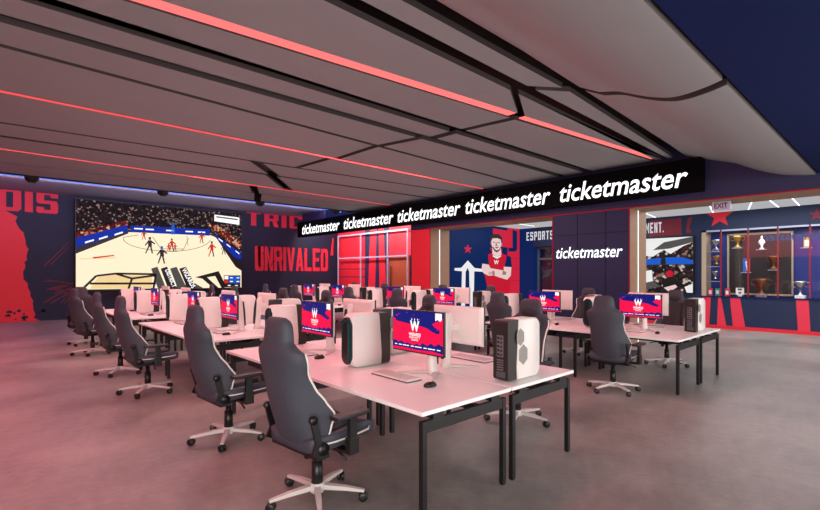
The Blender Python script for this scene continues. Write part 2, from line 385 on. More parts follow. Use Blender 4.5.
for i, y in enumerate((4.455, 10.995)):
    b = MB(); b.box(11.44, 11.465, y-.008, y, 0.02, 3.14, 'led_white'); o = b.build('led_strip')
    tag(o, ['white vertical light line on the wooden jamb right of the navy panel', 'white vertical light line on the wooden jamb beside the red wall'][i], 'light strip')

# ------------------------------------------------------------------ ceiling
ZC = 4.15
slot = {'s': lambda X: max(2.97, 2.73+.062*X), 't': lambda X: 3.50+.024*X, 'a': lambda X: 4.92-.097*X, 'd': lambda X: 5.45, 'e': lambda X: 6.08+.006*X,
        'g': lambda X: 6.80+.06*X, 'r': lambda X: 8.5+.01*X, 'h': lambda X: 10.3-.07*X, 'k': lambda X: 11.3-.04*X, 'l': lambda X: 12.4+.05*X, 'm': lambda X: 13.9, 'z': lambda X: 15.3}
order = ['s', 't', 'a', 'd', 'e', 'g', 'r', 'h', 'k', 'l', 'm', 'z']
hw = {'s': .13, 't': .12, 'a': .105, 'd': .115, 'e': .10, 'g': .05, 'r': .045, 'h': .045, 'k': .07, 'l': .03, 'm': .02, 'z': 0}
joint = {'s': (5.85, 5.45, .10), 't': (5.40, 6.25, .10), 'a': (6.3, 6.16, .07), 'd': (6.14, 6.1, .09), 'e': (5.92, 5.72, .08), 'g': (5.67, 5.66, .07), 'r': (5.52, 5.44, .07),
         'h': (4.5, 5.4, .16), 'k': (5.4, 6.7, .16), 'l': (5.6, 6.2, .12), 'm': (6.3, 6.9, .12)}
def slab(mb, pts, zt, m='ceil_panel', th=.07):
    """pts: 4+ (x, y, z) lower outline; extruded up"""
    n = len(pts); vs = [(p[0], p[1], p[2]) for p in pts]+[(p[0], p[1], p[2]+th) for p in pts]
    # orient downward
    mb.add(vs, [list(range(n))[::-1]], m); mb.add(vs, [[n+i for i in range(n)]]+[[i, (i+1) % n, n+(i+1) % n, n+i] for i in range(n)], 'ceil_side')
b = MB()
XA = -6
for i in range(len(order)-1):
    a, c = order[i], order[i+1]; far = 10.95 if i < 7 else (11.0 if a in 'hk' else 13.6)
    ja, jc, jw = joint[a]; dz = 0.0 if i % 2 else .0
    ya = lambda X: slot[a](X)+hw[a]; yc = lambda X: slot[c](X)-hw[c]
    slab(b, [(XA, ya(XA), ZC), (ja-jw, ya(ja), ZC), (jc-jw, yc(jc), ZC), (XA, yc(XA), ZC)], 0)
    slab(b, [(ja+jw, ya(ja), ZC), (far, ya(far), ZC), (far, yc(far), ZC), (jc+jw, yc(jc), ZC)], 0)
# near curved edge panel, dropping towards its free edge
prof = [(1.2, 3.42), (1.35, 3.43), (1.6, 3.47), (1.8, 3.53), (2.02, 3.62), (2.25, 3.74), (2.44, 3.84), (2.7, 3.93), (2.95, 4.03)]
jx = lambda Y: 5.05+(Y-1.15)*.7 if Y < 1.8 else 5.5+(Y-1.8)*.33
fine = []
for k in range(25):
    q = k/24*(len(prof)-2); fine.append((catmull([p[0] for p in prof[:-1]], k/24), catmull([p[1] for p in prof[:-1]], k/24)))
def yl(X): return slot['s'](X)-hw['s']
def strip(X0f, X1f, N=8):
    rows = []
    for y, z in fine: rows.append([(X0f(y)+(X1f(y)-X0f(y))*k/N, y, z) for k in range(N+1)])
    rows.append([(x, yl(x), 4.0+.13*(min(1, (yl(x)-2.7)/.5))) for x, y, z in rows[-1]])
    w = N+1; vs = [p for r in rows for p in r]; m = len(rows)
    b.add(vs, [[a*w+k, (a+1)*w+k, (a+1)*w+k+1, a*w+k+1] for a in range(m-1) for k in range(N)], 'ceil_panel', True)
    ring = rows[0]+[r[-1] for r in rows[1:]]+rows[-1][::-1][1:]+[r[0] for r in rows[1:-1]][::-1]
    n = len(ring); b.add(ring+[(x, y, z+.07) for x, y, z in ring], [[k, (k+1) % n, n+(k+1) % n, n+k] for k in range(n)], 'ceil_side')
strip(lambda Y: XA, lambda Y: jx(Y)-.08); strip(lambda Y: jx(Y)+.08, lambda Y: 11)
b.box(XA, 10.98, 1.17, 1.25, 3.52, 4.6, 'ceil_dark'); b.box(XA, 10.98, 1.2, 2.35, 4.5, 4.56, 'ceil_dark')
for q in ('g', 'h'): b.box(XA, 11 if q == 'g' else 10.95, min(slot[q](XA), slot[q](11))-.3, max(slot[q](XA), slot[q](11))+.3, 4.24, 4.26, 'ceil_side')
# dark plenum above slots, dropped back edge
b.box(XA, 11.0, 2.3, 15.28, 4.5, 4.56, 'ceil_dark'); b.box(11.3, 13.7, 11.95, 15.28, 4.5, 4.56, 'ceil_dark')
b.box(XA, 11.0, 15.28, 15.33, 4.12, 4.6, 'ceil_dark'); b.box(11.3, 13.7, 15.28, 15.33, 4.12, 4.6, 'ceil_dark')
struct(b.build('ceiling'))
b = MB(); b.box(-6, 10.98, -6, 1.17, 3.44, 3.54, 'navy_soffit'); struct(b.build('ceiling_near'))
b = MB(); b.box(-6, 13.9, 15.33, 20.9, 4.46, 4.56, 'ceil_upper'); struct(b.build('ceiling_back'))
# light strips in the slots
def ledline(f, xa, xb, dy, w, z, m, label):
    b = MB(); n = 6; top = []
    for k in range(n+1):
        X = xa+(xb-xa)*k/n; top.append((X, f(X)+dy))
    for k in range(n):
        (x0, y0), (x1, y1) = top[k], top[k+1]
        vs = [(x0, y0-w, z), (x1, y1-w, z), (x1, y1+w, z), (x0, y0+w, z)]; vs += [(x, y, zz+.015) for x, y, zz in vs]
        b.add(vs, [(3,2,1,0),(4,5,6,7),(0,1,5,4),(1,2,6,5),(2,3,7,6),(3,0,4,7)], m)
    return tag(b.build('led_strip'), label, 'light strip')
ledline(slot['a'], XA, 6.15, 0, .075, 4.16, 'led_red_lit_edge', 'broad salmon glow standing for light strip and lit slot edge in the near ceiling slot')
ledline(slot['a'], 6.4, 10.8, 0, .06, 4.16, 'led_red_lit_edge', 'shorter salmon glow of light strip and lit slot edge continuing past the ceiling joint to the black sign')
ledline(slot['r'], XA, 10.8, 0, .028, 4.135, 'led_red_thin', 'thin red light strip in the middle ceiling slot, whole length')
ledline(slot['l'], XA, 10.9, 0, .018, 4.135, 'led_red_thin', 'hairline red light strip in the ceiling slot nearest the game screen')
ledline(lambda X: 17.35, XA, 13.5, 0, .09, 4.44, 'led_blue', 'blue light strip along the raised ceiling above the game screen wall')
# ------------------------------------------------------------------ fascia sign
t = empty('fascia_sign', (10.86, 11.2, 3.38)); tag(t, 'long black fascia board repeating white ticketmaster lettering under the ceiling', 'sign')
b = MB(); b.box(10.74, 10.97, 2.93, 19.5, 3.34, 4.02, 'sign_black'); o = b.build('board', t); o.matrix_parent_inverse = Matrix.Translation(-t.location)
for (y0, y1) in [(19.05, 15.99), (15.7, 12.58), (12.36, 9.42), (9.22, 6.35), (6.09, 3.18)]:
    b = MB(); b.text(onX(10.74), 'ticketmaster', -y0, 3.44, -y1, 3.89, 'text_white', .008, shear=.22, bold=.012, spacing=1)
    o = b.build('lettering', t); o.matrix_parent_inverse = Matrix.Translation(-t.location)
b = MB(); b.text(onX(10.99), 'ticketmaster', -6.33, 2.03, -4.62, 2.32, 'text_white', .012, shear=.22, bold=.008, spacing=1)
tag(b.build('wall_lettering'), 'white italic ticketmaster lettering on the navy wall panel', 'sign')
t = empty('exit_sign', (11.4, 2.75, 3.1)); tag(t, 'small grey hanging exit sign under the wide opening', 'exit sign')
b = MB(); b.box(-.03, .03, -.17, .17, -.12, .05, 'mullion', .005); b.box(-.01, .01, -.01, .01, .05, .06, 'steel_black'); b.build('housing', t)
b = MB(); b.text(lambda u, v, o: (-.03-o, -u, v), 'EXIT', -.12, -.09, .12, .02, 'hair_print', .003, bold=.02); b.build('lettering', t)

# ------------------------------------------------------------------ ceiling spotlights at the cove
def spotlight(x, y, label):
    t = empty('ceiling_spotlight', (x, y, 4.25)); tag(t, label, 'spotlight', None)
    b = MB(); b.tube([(0, 0, .53), (0, 0, .0)], .02, 'steel_black'); b.build('stem', t)
    b = MB(); b.lathe([(.02, .06), (.1, .04), (.15, -.03), (.16, -.1), (.13, -.17), (.06, -.2)], (0, 0, 0), 'plastic_black', 16); b.build('lamp_head', t)
    b = MB(); b.lathe([(.10, -.185), (.09, -.2)], (0, 0, 0), 'teal_dark', 16); b.build('lens', t)
for x, l in ((.9, 'black round spotlight hanging above the red painted wall'), (4.05, 'black round spotlight hanging above the left half of the game screen'),
             (7.2, 'black round spotlight hanging above the game screen right corner'), (10.4, 'black round spotlight hanging above the unrivaled lettering')):
    spotlight(x, 15.75, l)

# ------------------------------------------------------------------ big screen
SX0, SX1, SZ0, SZ1 = 2.39, 8.43, 1.035, 4.33
YS = 20.35
t = empty('video_screen', ((SX0+SX1)/2, YS+.1, SZ0)); tag(t, 'huge wall display showing a bright basketball game', 'screen')
b = MB(); b.box(SX0-.02, SX1+.02, YS, YS+.25, SZ0-.02, SZ1+.02, 'scr_black'); o = b.build('housing', t); o.matrix_parent_inverse = Matrix.Translation(-t.location)
b = MB(); P = onY(YS)
def sc(cx, cy):
    u = (cx-228)/494; yt = 88+42*u; yb = 362-10*u
    return (SX0+(SX1-SX0)*u, SZ0+(SZ1-SZ0)*(yb-cy)/(yb-yt))
def sp(pts, m, off): b.poly(P, [sc(*p) for p in pts], m, off)
sp([(228, 88), (722, 130), (722, 352), (228, 362)], 'crowd', .004)
sp([(228, 188), (360, 150), (360, 168), (228, 205)], 'crowd_red', .006)
sp([(600, 160), (640, 165), (722, 215), (722, 240), (690, 225), (620, 180)], 'crowd_red', .006)
sp([(228, 240), (362, 186), (610, 194), (640, 205), (722, 302), (722, 352), (228, 362)], 'court', .008)
sp([(228, 205), (358, 164), (362, 186), (228, 236)], 'adv_blue', .010)
sp([(228, 234), (362, 184), (362, 190), (228, 252)], 'scr_black', .011)
sp([(368, 166), (610, 177), (610, 196), (368, 186)], 'adv_blue', .010)
sp([(618, 188), (722, 248), (722, 268), (700, 264), (632, 204)], 'adv_blue', .010)
sp([(632, 203), (722, 272), (722, 302), (700, 290)], 'scr_black', .009)
for cx, cy in ((250, 216), (285, 205), (325, 192)): sp([(cx, cy), (cx+22, cy-8), (cx+22, cy-3), (cx, cy+5)], 'scr_white', .012)
for cx, cy in ((378, 173), (410, 175), (470, 178), (530, 181), (570, 183)): sp([(cx, cy), (cx+24, cy+1), (cx+24, cy+5), (cx, cy+4)], 'scr_white', .012)
for cx, cy in ((640, 203), (668, 220), (700, 240)): sp([(cx, cy), (cx+14, cy+9), (cx+14, cy+13), (cx, cy+4)], 'scr_white', .012)
sp([(625, 132), (714, 142), (714, 164), (625, 152)], 'scr_white', .012); sp([(632, 137), (708, 146), (708, 150), (632, 141)], 'scr_gray', .013)
# hoop and stanchion
sp([(474, 142), (508, 144), (508, 160), (474, 158)], 'scr_gray', .012); sp([(480, 145), (503, 147), (503, 157), (480, 155)], 'crowd', .013)
sp([(487, 160), (495, 160), (498, 192), (485, 192)], 'scr_blue', .012)
def arc(pts, w=1.6, m='court_line', off=.012):
    for (x0, y0), (x1, y1) in zip(pts[:-1], pts[1:]):
        L = math.hypot(x1-x0, y1-y0) or 1; nx, ny = -(y1-y0)/L*w/2, (x1-x0)/L*w/2
        sp([(x0+nx, y0+ny), (x1+nx, y1+ny), (x1-nx, y1-ny), (x0-nx, y0-ny)], m, off)
arc([(390, 194)]+[(480+132*math.cos(R(a)), 205+38*math.sin(R(a))) for a in range(185, -5, -12)])
arc([(430, 200), (455, 236), (525, 236), (540, 202)]); arc([(490+34*math.cos(R(a)), 236+8*math.sin(R(a))) for a in range(0, 190, 20)])
arc([(534, 196), (538, 228)], 1.4)
sp([(268, 262), (322, 255), (326, 258), (272, 266)], 'scr_red', .012); sp([(236, 266), (330, 262), (330, 265), (236, 269)], 'court_tan', .011)
# players
def player(cx, cy, s, m, h='hair_print', pose=0):
    sp([(cx-3*s, cy), (cx+3*s, cy), (cx+4*s, cy+12*s), (cx-3*s, cy+12*s)], m, .016)
    sp([(cx-2*s, cy-6*s), (cx+2*s, cy-6*s), (cx+2.4*s, cy-1*s), (cx-2*s, cy-1*s)], h, .017)
    sp([(cx-3*s, cy+11*s), (cx, cy+11*s), (cx-4*s-pose, cy+25*s), (cx-6*s-pose, cy+25*s)], m, .015)
    sp([(cx+0*s, cy+11*s), (cx+3*s, cy+11*s), (cx+6*s, cy+25*s), (cx+3.5*s, cy+25*s)], 'hair_print', .015)
    sp([(cx-3*s, cy+1*s), (cx-9*s, cy+9*s), (cx-8*s, cy+11*s), (cx-2*s, cy+4*s)], m, .016)
    sp([(cx+3*s, cy+1*s), (cx+10*s, cy+6*s), (cx+9*s, cy+8*s), (cx+2*s, cy+4*s)], m, .016)
player(422, 210, 1.6, 'scr_black', pose=4); player(457, 238, 1.7, 'scr_black', 'scr_blue', 2); player(487, 212, 1.2, 'scr_red'); player(405, 186, .9, 'scr_red')
player(582, 192, 1.1, 'scr_red'); player(616, 222, 1.5, 'scr_red', pose=3); player(658, 226, 1.1, 'scr_black'); player(478, 224, .8, 'scr_red'); player(497, 224, .8, 'scr_red')
# court artwork: black frame shapes, slanted dark lettering block, peak
for pts in ([(240, 362), (278, 318), (330, 311), (440, 313)], [(300, 341), (440, 341)], [(262, 341), (330, 341)], [(440, 313), (432, 360)], [(330, 312), (372, 326)], [(372, 326), (440, 316)], [(372, 326), (362, 358)], [(245, 362), (430, 359)]): arc(pts, 6, 'scr_black', .014)
sp([(282, 322), (328, 315), (430, 317), (428, 355), (262, 357)], 'court_tan', .010)
for k in range(4):
    x = 436+k*24; sp([(x-10+k*4, 296), (x+8+k*5, 290), (x+34+k*8, 355), (x+10+k*6, 357)], 'scr_gray' if k % 2 == 0 else 'scr_black', .013)
def PT(cx, cy, w, h, ang):
    ca, sa = math.cos(R(ang)), math.sin(R(ang))
    def f(u, v, off):
        X, Z = sc(cx+u*w*ca+(1-v)*h*sa*-1, cy+u*w*sa+(1-v)*h*ca); return (X, YS-off, Z)
    return f
b.text(PT(478, 296, 58, 13, 66), 'DISTRICT', 0, 0, 1, 1, 'scr_white', .017, bold=.03)
b.text(PT(530, 292, 66, 15, 60), 'WIZARDS', 0, 0, 1, 1, 'scr_white', .017, bold=.03)
sp([(560, 322), (640, 303), (668, 352), (650, 354), (628, 318), (600, 322), (640, 354), (622, 355), (584, 326)], 'scr_black', .014)
sp([(470, 352), (560, 340), (590, 356), (470, 358)], 'scr_gray', .0125)
sp([(658, 316), (718, 316), (718, 352), (658, 352)], 'scr_black', .016); sp([(676, 318), (716, 318), (716, 340), (676, 340)], 'scr_blue', .017)
sp([(660, 318), (674, 318), (674, 328), (660, 328)], 'scr_white', .017); sp([(660, 330), (674, 330), (674, 340), (660, 340)], 'scr_red', .017)
for cx, cy in ((680, 322), (704, 322), (680, 333), (704, 333), (672, 345), (698, 345)): sp([(cx, cy), (cx+10, cy), (cx+10, cy+3), (cx, cy+3)], 'scr_white', .018)
o = b.build('picture', t); o.matrix_parent_inverse = Matrix.Translation(-t.location)

# ------------------------------------------------------------------ mural on the lobby end wall
b = MB(); P = onY(10.99)
def mu(cx, cy): return (13.7+(cx-175.6)*.01103, 1.63+(362.5-cy)*.00683)
def mp(pts, m, off): b.poly(P, [mu(*p) for p in pts], m, off)
t = b
b.rect(P, 11.97, 0, 16.19, 3.46, 'mural_navy', .002)
mp([(325, 90), (400, 90), (400, 600), (325, 600)], 'mural_red', .004)
mp([(240, 105), (356, 112), (356, 208), (240, 205)], 'mural_red', .005)
mp([(356, 100), (385, 108), (385, 215), (372, 230), (330, 230), (330, 208), (356, 208)], 'mural_navy', .006)
for yy in (270, 330, 400): mp([(345, yy), (400, yy), (400, yy+1.5), (345, yy+1.5)], 'red_dim', .005)
def mstar(cx, cy, r):
    mp([(cx+(r if k % 2 == 0 else r*.42)*math.sin(k*math.pi/5)*.85, cy-(r if k % 2 == 0 else r*.42)*math.cos(k*math.pi/5)) for k in range(10)], 'mural_red', .006)
mstar(105, 230, 26)
mp([(40, 332), (72, 330), (105, 290), (140, 330), (215, 338), (215, 352), (138, 348), (134, 600), (116, 600), (112, 350), (104, 330), (94, 352), (90, 600), (70, 600), (76, 348), (40, 345)], 'print_white', .006)
# standing figure with crossed arms
mp([(222, 215), (290, 215), (292, 245), (345, 262), (350, 330), (335, 470), (345, 600), (210, 600), (205, 420), (185, 330), (190, 262), (235, 244)], 'jersey_red', .008)   # torso
mp([(236, 214), (284, 214), (288, 250), (262, 268), (236, 250)], 'skin_print', .010)  # neck
mp([(190, 262), (212, 250), (216, 312), (180, 306), (184, 280)], 'mural_navy', .011)   # sleeves
mp([(320, 252), (345, 262), (352, 322), (306, 320), (314, 285)], 'mural_navy', .011)
mp([(180, 305), (214, 310), (225, 330), (300, 342), (296, 366), (215, 372), (186, 358), (176, 335)], 'skin_print', .012)  # forearm
mp([(302, 320), (348, 322), (344, 372), (322, 396), (270, 380), (232, 366), (236, 348), (300, 352)], 'skin_print', .013)
mp([(296, 342), (318, 352), (312, 368), (292, 366)], 'skin_shade', .014); mp([(232, 348), (246, 344), (250, 370), (236, 368)], 'skin_shade', .014)
for k in range(4): mp([(214, 352+k*4), (232, 350+k*4), (232, 352+k*4), (214, 354+k*4)], 'skin_shade', .015)
mp([(228, 160), (240, 148), (270, 146), (286, 162), (288, 196), (276, 226), (258, 238), (240, 226), (230, 198)], 'skin_print', .014)  # face
mp([(222, 172), (224, 150), (240, 138), (268, 134), (290, 150), (294, 182), (287, 184), (282, 164), (262, 158), (236, 162), (229, 178)], 'hair_print', .016)
mp([(234, 208), (243, 212), (250, 224), (262, 229), (274, 222), (284, 204), (278, 226), (262, 240), (246, 232)], 'hair_print', .016); mp([(250, 209), (272, 207), (270, 211), (252, 212)], 'hair_print', .0165); mp([(252, 212), (268, 211), (266, 216), (254, 217)], 'skin_shade', .017)
mp([(238, 182), (250, 180), (250, 184), (238, 186)], 'hair_print', .017); mp([(264, 180), (278, 181), (278, 185), (264, 184)], 'hair_print', .017)
mp([(254, 184), (259, 184), (264, 202), (252, 203)], 'skin_shade', .0165)
mp([(224, 182), (230, 180), (231, 202), (226, 200)], 'skin_shade', .0155); mp([(287, 182), (293, 182), (291, 202), (286, 204)], 'skin_shade', .0155)
b.text(P, 'W', mu(244, 0)[0], mu(0, 308)[1], mu(272, 0)[0], mu(0, 284)[1], 'print_white', .012, bold=.03)
mp([(236, 262), (262, 276), (288, 260), (284, 255), (262, 268), (240, 256)], 'print_white', .012)
tag(b.build('wall_mural'), 'navy and red wall mural of a bearded person in a red jersey, arms crossed', 'mural')

# ------------------------------------------------------------------ photo display on the trophy wall
t = empty('photo_display', (16.19, 5.6, 1.0)); tag(t, 'tall wall display with two stacked event photographs', 'screen')
b = MB(); b.box(16.12, 16.2, 4.6, 6.62, 1.02, 2.82, 'scr_black'); o = b.build('housing', t); o.matrix_parent_inverse = Matrix.Translation(-t.location)
b = MB(); P = onX(16.12)
def pd(cx, cy):   # picture fractions across (0..1) and down (0..1)
    return (-(6.3-1.66*cx), 2.79-1.74*cy)
def pp(pts, m, off): b.poly(P, [pd(*p) for p in pts], m, off)
pp([(-.15, 0), (1, 0), (1, .49), (-.15, .49)], 'print_white', .004)
pp([(0, .30), (.3, .34), (.5, .22), (.62, .3), (.85, .16), (1, .1), (1, .42), (-.15, .44), (-.15, .32)], 'photo_crowd', .006)
pp([(.3, .22), (.5, .08), (1, .0), (1, .1), (.6, .2)], 'scr_gray', .005)
pp([(-.15, .42), (.5, .36), (.8, .36), (1, .42), (1, .49), (-.15, .49)], 'scr_blue', .008)
pp([(.46, .3), (.52, .3), (.54, .49), (.44, .49)], 'scr_black', .009)
pp([(-.15, .5), (1, .5), (1, 1), (-.15, 1)], 'photo_crowd', .006)
pp([(.02, .64), (.28, .59), (.30, .80), (.03, .86)], 'print_white', .010); pp([(0, .86), (.3, .8), (.45, .9), (.1, .98)], 'scr_gray', .009)
pp([(.6+.07*math.cos(k), .66+.06*math.sin(k)) for k in [i*.628 for i in range(10)]], 'jersey_red', .010)
pp([(.46, .78), (.62, .7), (.8, .8), (.78, 1), (.5, 1)], 'scr_black', .009); pp([(.5, .92), (.7, .86), (.74, .9), (.6, 1)], 'skin_print', .011)
pp([(.86, .9), (1, .84), (1, 1), (.9, 1)], 'print_white', .010)
o = b.build('picture', t); o.matrix_parent_inverse = Matrix.Translation(-t.location)

# ------------------------------------------------------------------ trophy case contents
b = MB(); b.box(16.86, 16.9, 2.35, 3.9, 1.02, 2.86, 'case_back'); b.box(16.83, 16.86, 2.33, 2.37, 1.0, 2.86, 'case_frame'); b.box(16.83, 16.86, 2.37, 3.9, 2.8, 2.86, 'case_frame'); b.box(16.83, 16.86, 2.37, 3.9, 1.0, 1.05, 'case_frame'); b.box(16.83, 16.86, 3.87, 3.92, 1.0, 2.86, 'case_frame')
bb = b.build('display_panel'); bb.location.x = .04
tag(bb, 'dark framed backing panel behind the gold cup in the trophy case', 'panel')
b = MB(); b.box(16.86, 16.9, -.9, 1.35, 1.02, 2.86, 'case_back'); b.box(16.83, 16.86, 1.33, 1.38, 1.0, 2.86, 'case_frame'); b.box(16.83, 16.86, -.9, 1.33, 2.8, 2.86, 'case_frame')
bb = b.build('display_panel'); bb.location.x = .04
tag(bb, 'dark framed backing panel at the right end of the trophy case', 'panel')
for y0, y1, z0, w in ((3.95, 4.35, 2.3, 'top'), (3.95, 4.35, 1.85, 'middle'), (3.95, 4.35, 1.4, 'bottom')):
    b = MB(); b.box(16.3, 16.8, y0, y1, z0, z0+.012, 'glass'); b.box(16.3, 16.31, y0, y1, z0-.004, z0+.016, 'mullion'); tag(b.build('glass_shelf'), w+' glass shelf at the left end of the trophy case', 'shelf')
cupprof = [(.0, 0), (.09, 0), (.09, .05), (.035, .08), (.025, .14), (.05, .2), (.1, .27), (.125, .36), (.13, .4), (.12, .4), (.1, .3), (.02, .22)]
def trophy(name, x, y, z, s, m, base, label, handles=True):
    t = empty(name, (x, y, z)); tag(t, label, 'trophy')
    b = MB(); b.lathe([(r*s, h*s+.045) for r, h in cupprof[1:]], (0, 0, 0), m, 18); b.build('cup', t)
    b = MB(); b.box(-.1*s, .1*s, -.1*s, .1*s, 0, .07*s+.02, base, .004); b.build('plinth', t)
    if handles:
        for sy in (-1, 1):
            b = MB(); b.tube([(0, sy*.11*s, .42*s), (0, sy*.19*s, .40*s), (0, sy*.19*s, .3*s), (0, sy*.09*s, .28*s)], .01*s+.003, m, 6); b.build('handle', t)
trophy('trophy_cup', 16.45, 2.98, .95, 1.25, 'bronze', 'silver', 'large bronze cup on a pale plinth on the case sill')
trophy('trophy_cup', 16.45, 2.12, .95, 1.1, 'silver', 'card_white', 'silver cup on a white plinth on the case sill')
trophy('trophy_cup', 16.55, 4.13, 2.315, .8, 'silver', 'silver', 'silver cup on the top glass shelf')
trophy('trophy_cup', 16.55, 4.12, 1.865, .7, 'gold', 'shell_dark', 'gold cup on the middle glass shelf')
trophy('trophy_cup', 16.55, 4.15, 1.415, .65, 'silver', 'shell_dark', 'small silver cup on the bottom glass shelf', False)
# items mounted on small brackets on the dark panel
def mounted(name, y, z, build, label, cat):
    t = empty(name, (16.85, y, z)); tag(t, label, cat)
    b = MB(); b.box(-.18, 0.0, -.13, .13, -.015, 0, 'glass'); b.box(-.18, -.17, -.13, .13, -.018, .003, 'mullion'); b.build('bracket_shelf', t); build(t)
def cup(s, m):
    def f(t):
        b = MB(); b.lathe([(r*s, h*s) for r, h in cupprof[1:]], (-.1, 0, 0), m, 16); b.build('cup', t)
        for sy in (-1, 1):
            b = MB(); b.tube([(-.1, sy*.11*s, .38*s), (-.1, sy*.19*s, .36*s), (-.1, sy*.19*s, .26*s), (-.1, sy*.09*s, .24*s)], .01*s, m, 6); b.build('handle', t)
    return f
mounted('trophy_cup', 3.62, 2.42, cup(.9, 'gold'), 'gold cup mounted high on the dark panel', 'trophy')
mounted('trophy_cup', 2.75, 1.75, cup(1.0, 'bronze'), 'bronze cup mounted mid height on the dark panel', 'trophy')
def statue(t):
    b = MB(); b.loft([[(-.1+rx*math.cos(k*math.pi/5), ry*math.sin(k*math.pi/5), z) for k in range(10)] for rx, ry, z in ((.05, .06, 0), (.05, .06, .04), (.02, .02, .06), (.03, .04, .14), (.035, .055, .22), (.03, .06, .28), (.015, .02, .31), (.03, .03, .34), (.028, .028, .38), (.008, .008, .41))], 'card_white'); b.build('figure', t)
    for sy in (-1, 1):
        b = MB(); b.tube([(-.1, sy*.05, .27), (-.1, sy*.075, .2), (-.12, sy*.04, .15)], .012, 'card_white', 6); b.build('arm', t)
mounted('trophy_statuette', 3.03, 2.35, statue, 'white statuette mounted high on the dark panel', 'trophy')
def badge(t):
    b = MB(); b.box(-.12, -.10, 0, .09, 0, .42, 'card_blue', .006); b.box(-.12, -.10, -.09, 0, 0, .42, 'card_red', .006)
    b.lathe([(.03, -.005), (.03, .005)], (-.125, 0, .3), 'card_white', 10, Matrix.Rotation(R(90), 4, 'Y')); b.bar((-.125, .01, .27), (-.125, -.03, .05), .03, .008, 'card_white', up=(1, 0, 0)); b.build('plaque', t)
mounted('league_plaque', 3.40, 1.68, badge, 'blue and red basketball plaque on the dark panel', 'plaque')
def yel(t):
    b = MB(); b.box(-.12, -.10, -.07, .07, 0, .28, 'card_yellow', .006); b.box(-.123, -.12, -.045, .045, .04, .2, 'card_white'); b.build('plaque', t)
mounted('yellow_plaque', 2.02, 2.36, yel, 'small yellow plaque mounted on the blue case back', 'plaque')
for y, m, l in ((4.24, 'card_red', 'red card box on the sill at the left end of the case'), (4.05, 'card_green', 'green card box on the case sill'), (3.8, 'card_red', 'red card box on the case sill right of the first red post')):
    t = empty('card_box', (16.4, y, .95)); tag(t, l, 'box')
    b = MB(); b.box(-.04, .04, -.06, .06, 0, .24, m, .006); b.build('carton', t); b = MB(); b.box(-.043, -.04, -.035, .035, .07, .18, 'card_white'); b.build('panel', t)
b = MB(); b.poly(lambda u, v, o: (16.3-o, 3.47-u, .96+v), [(-.1, .28), (.1, .28), (.1, .08), (0, 0), (-.1, .08)], 'card_white', 0)
b.poly(lambda u, v, o: (16.32+o, 3.47-u, .96+v), [(-.1, .28), (.1, .28), (.1, .08), (0, 0), (-.1, .08)], 'card_white', 0); b.box(16.3, 16.32, 3.37, 3.57, 1.22, 1.24, 'card_white')
b.box(16.3, 16.36, 3.43, 3.51, .95, .99, 'card_white'); b.rect(lambda u, v, o: (16.297-o, 3.47-u, .96+v), -.05, .19, .05, .24, 'hair_print'); b.rect(lambda u, v, o: (16.297-o, 3.47-u, .96+v), -.03, .09, .03, .15, 'hair_print')
tag(b.build('shield_plaque'), 'white shield shaped plaque standing on the case sill', 'plaque')

# ------------------------------------------------------------------ furniture prototypes
def make_desk():
    """origin at floor, top spans x 0..-? : local x -.485..+.485, y -.815..+.815; wide leg inset at +y"""
    t = empty('gaming_desk'); hx, hy = .482, .815
    b = MB(); b.box(-hx, hx, -hy, hy, .712, .74, 'desk_white', .003); b.build('tabletop', t)
    ys = (-hy+.025, hy-.13)
    for y in ys:
        for x in (-hx+.03, hx-.075):
            b = MB(); b.box(x-.02, x+.02, y-.018, y+.018, .008, .672, 'steel_black'); b.box(x-.015, x+.015, y-.015, y+.015, 0, .008, 'plastic_black'); b.build('leg', t)
        b = MB(); b.box(-hx+.035, hx-.055, y-.014, y+.014, .595, .672, 'steel_black')
        for x in (-hx+.16, hx-.18): b.box(x-.05, x+.05, y-.014, y+.05, .672, .712, 'steel_black')
        b.build('end_rail', t)
    b = MB(); b.box(.1, .14, ys[0], ys[1], .625, .672, 'steel_black'); b.build('long_beam', t)
    b = MB(); b.box(.2, .36, -.5, .5, .60, .606, 'steel_black'); b.box(.2, .206, -.5, .5, .6, .67, 'steel_black'); b.box(.354, .36, -.5, .5, .6, .67, 'steel_black')
    for y in (-.45, .45): b.box(.27, .29, y-.01, y+.01, .6, .712, 'steel_black')
    b.build('cable_tray', t)
    return t
SCREEN = None
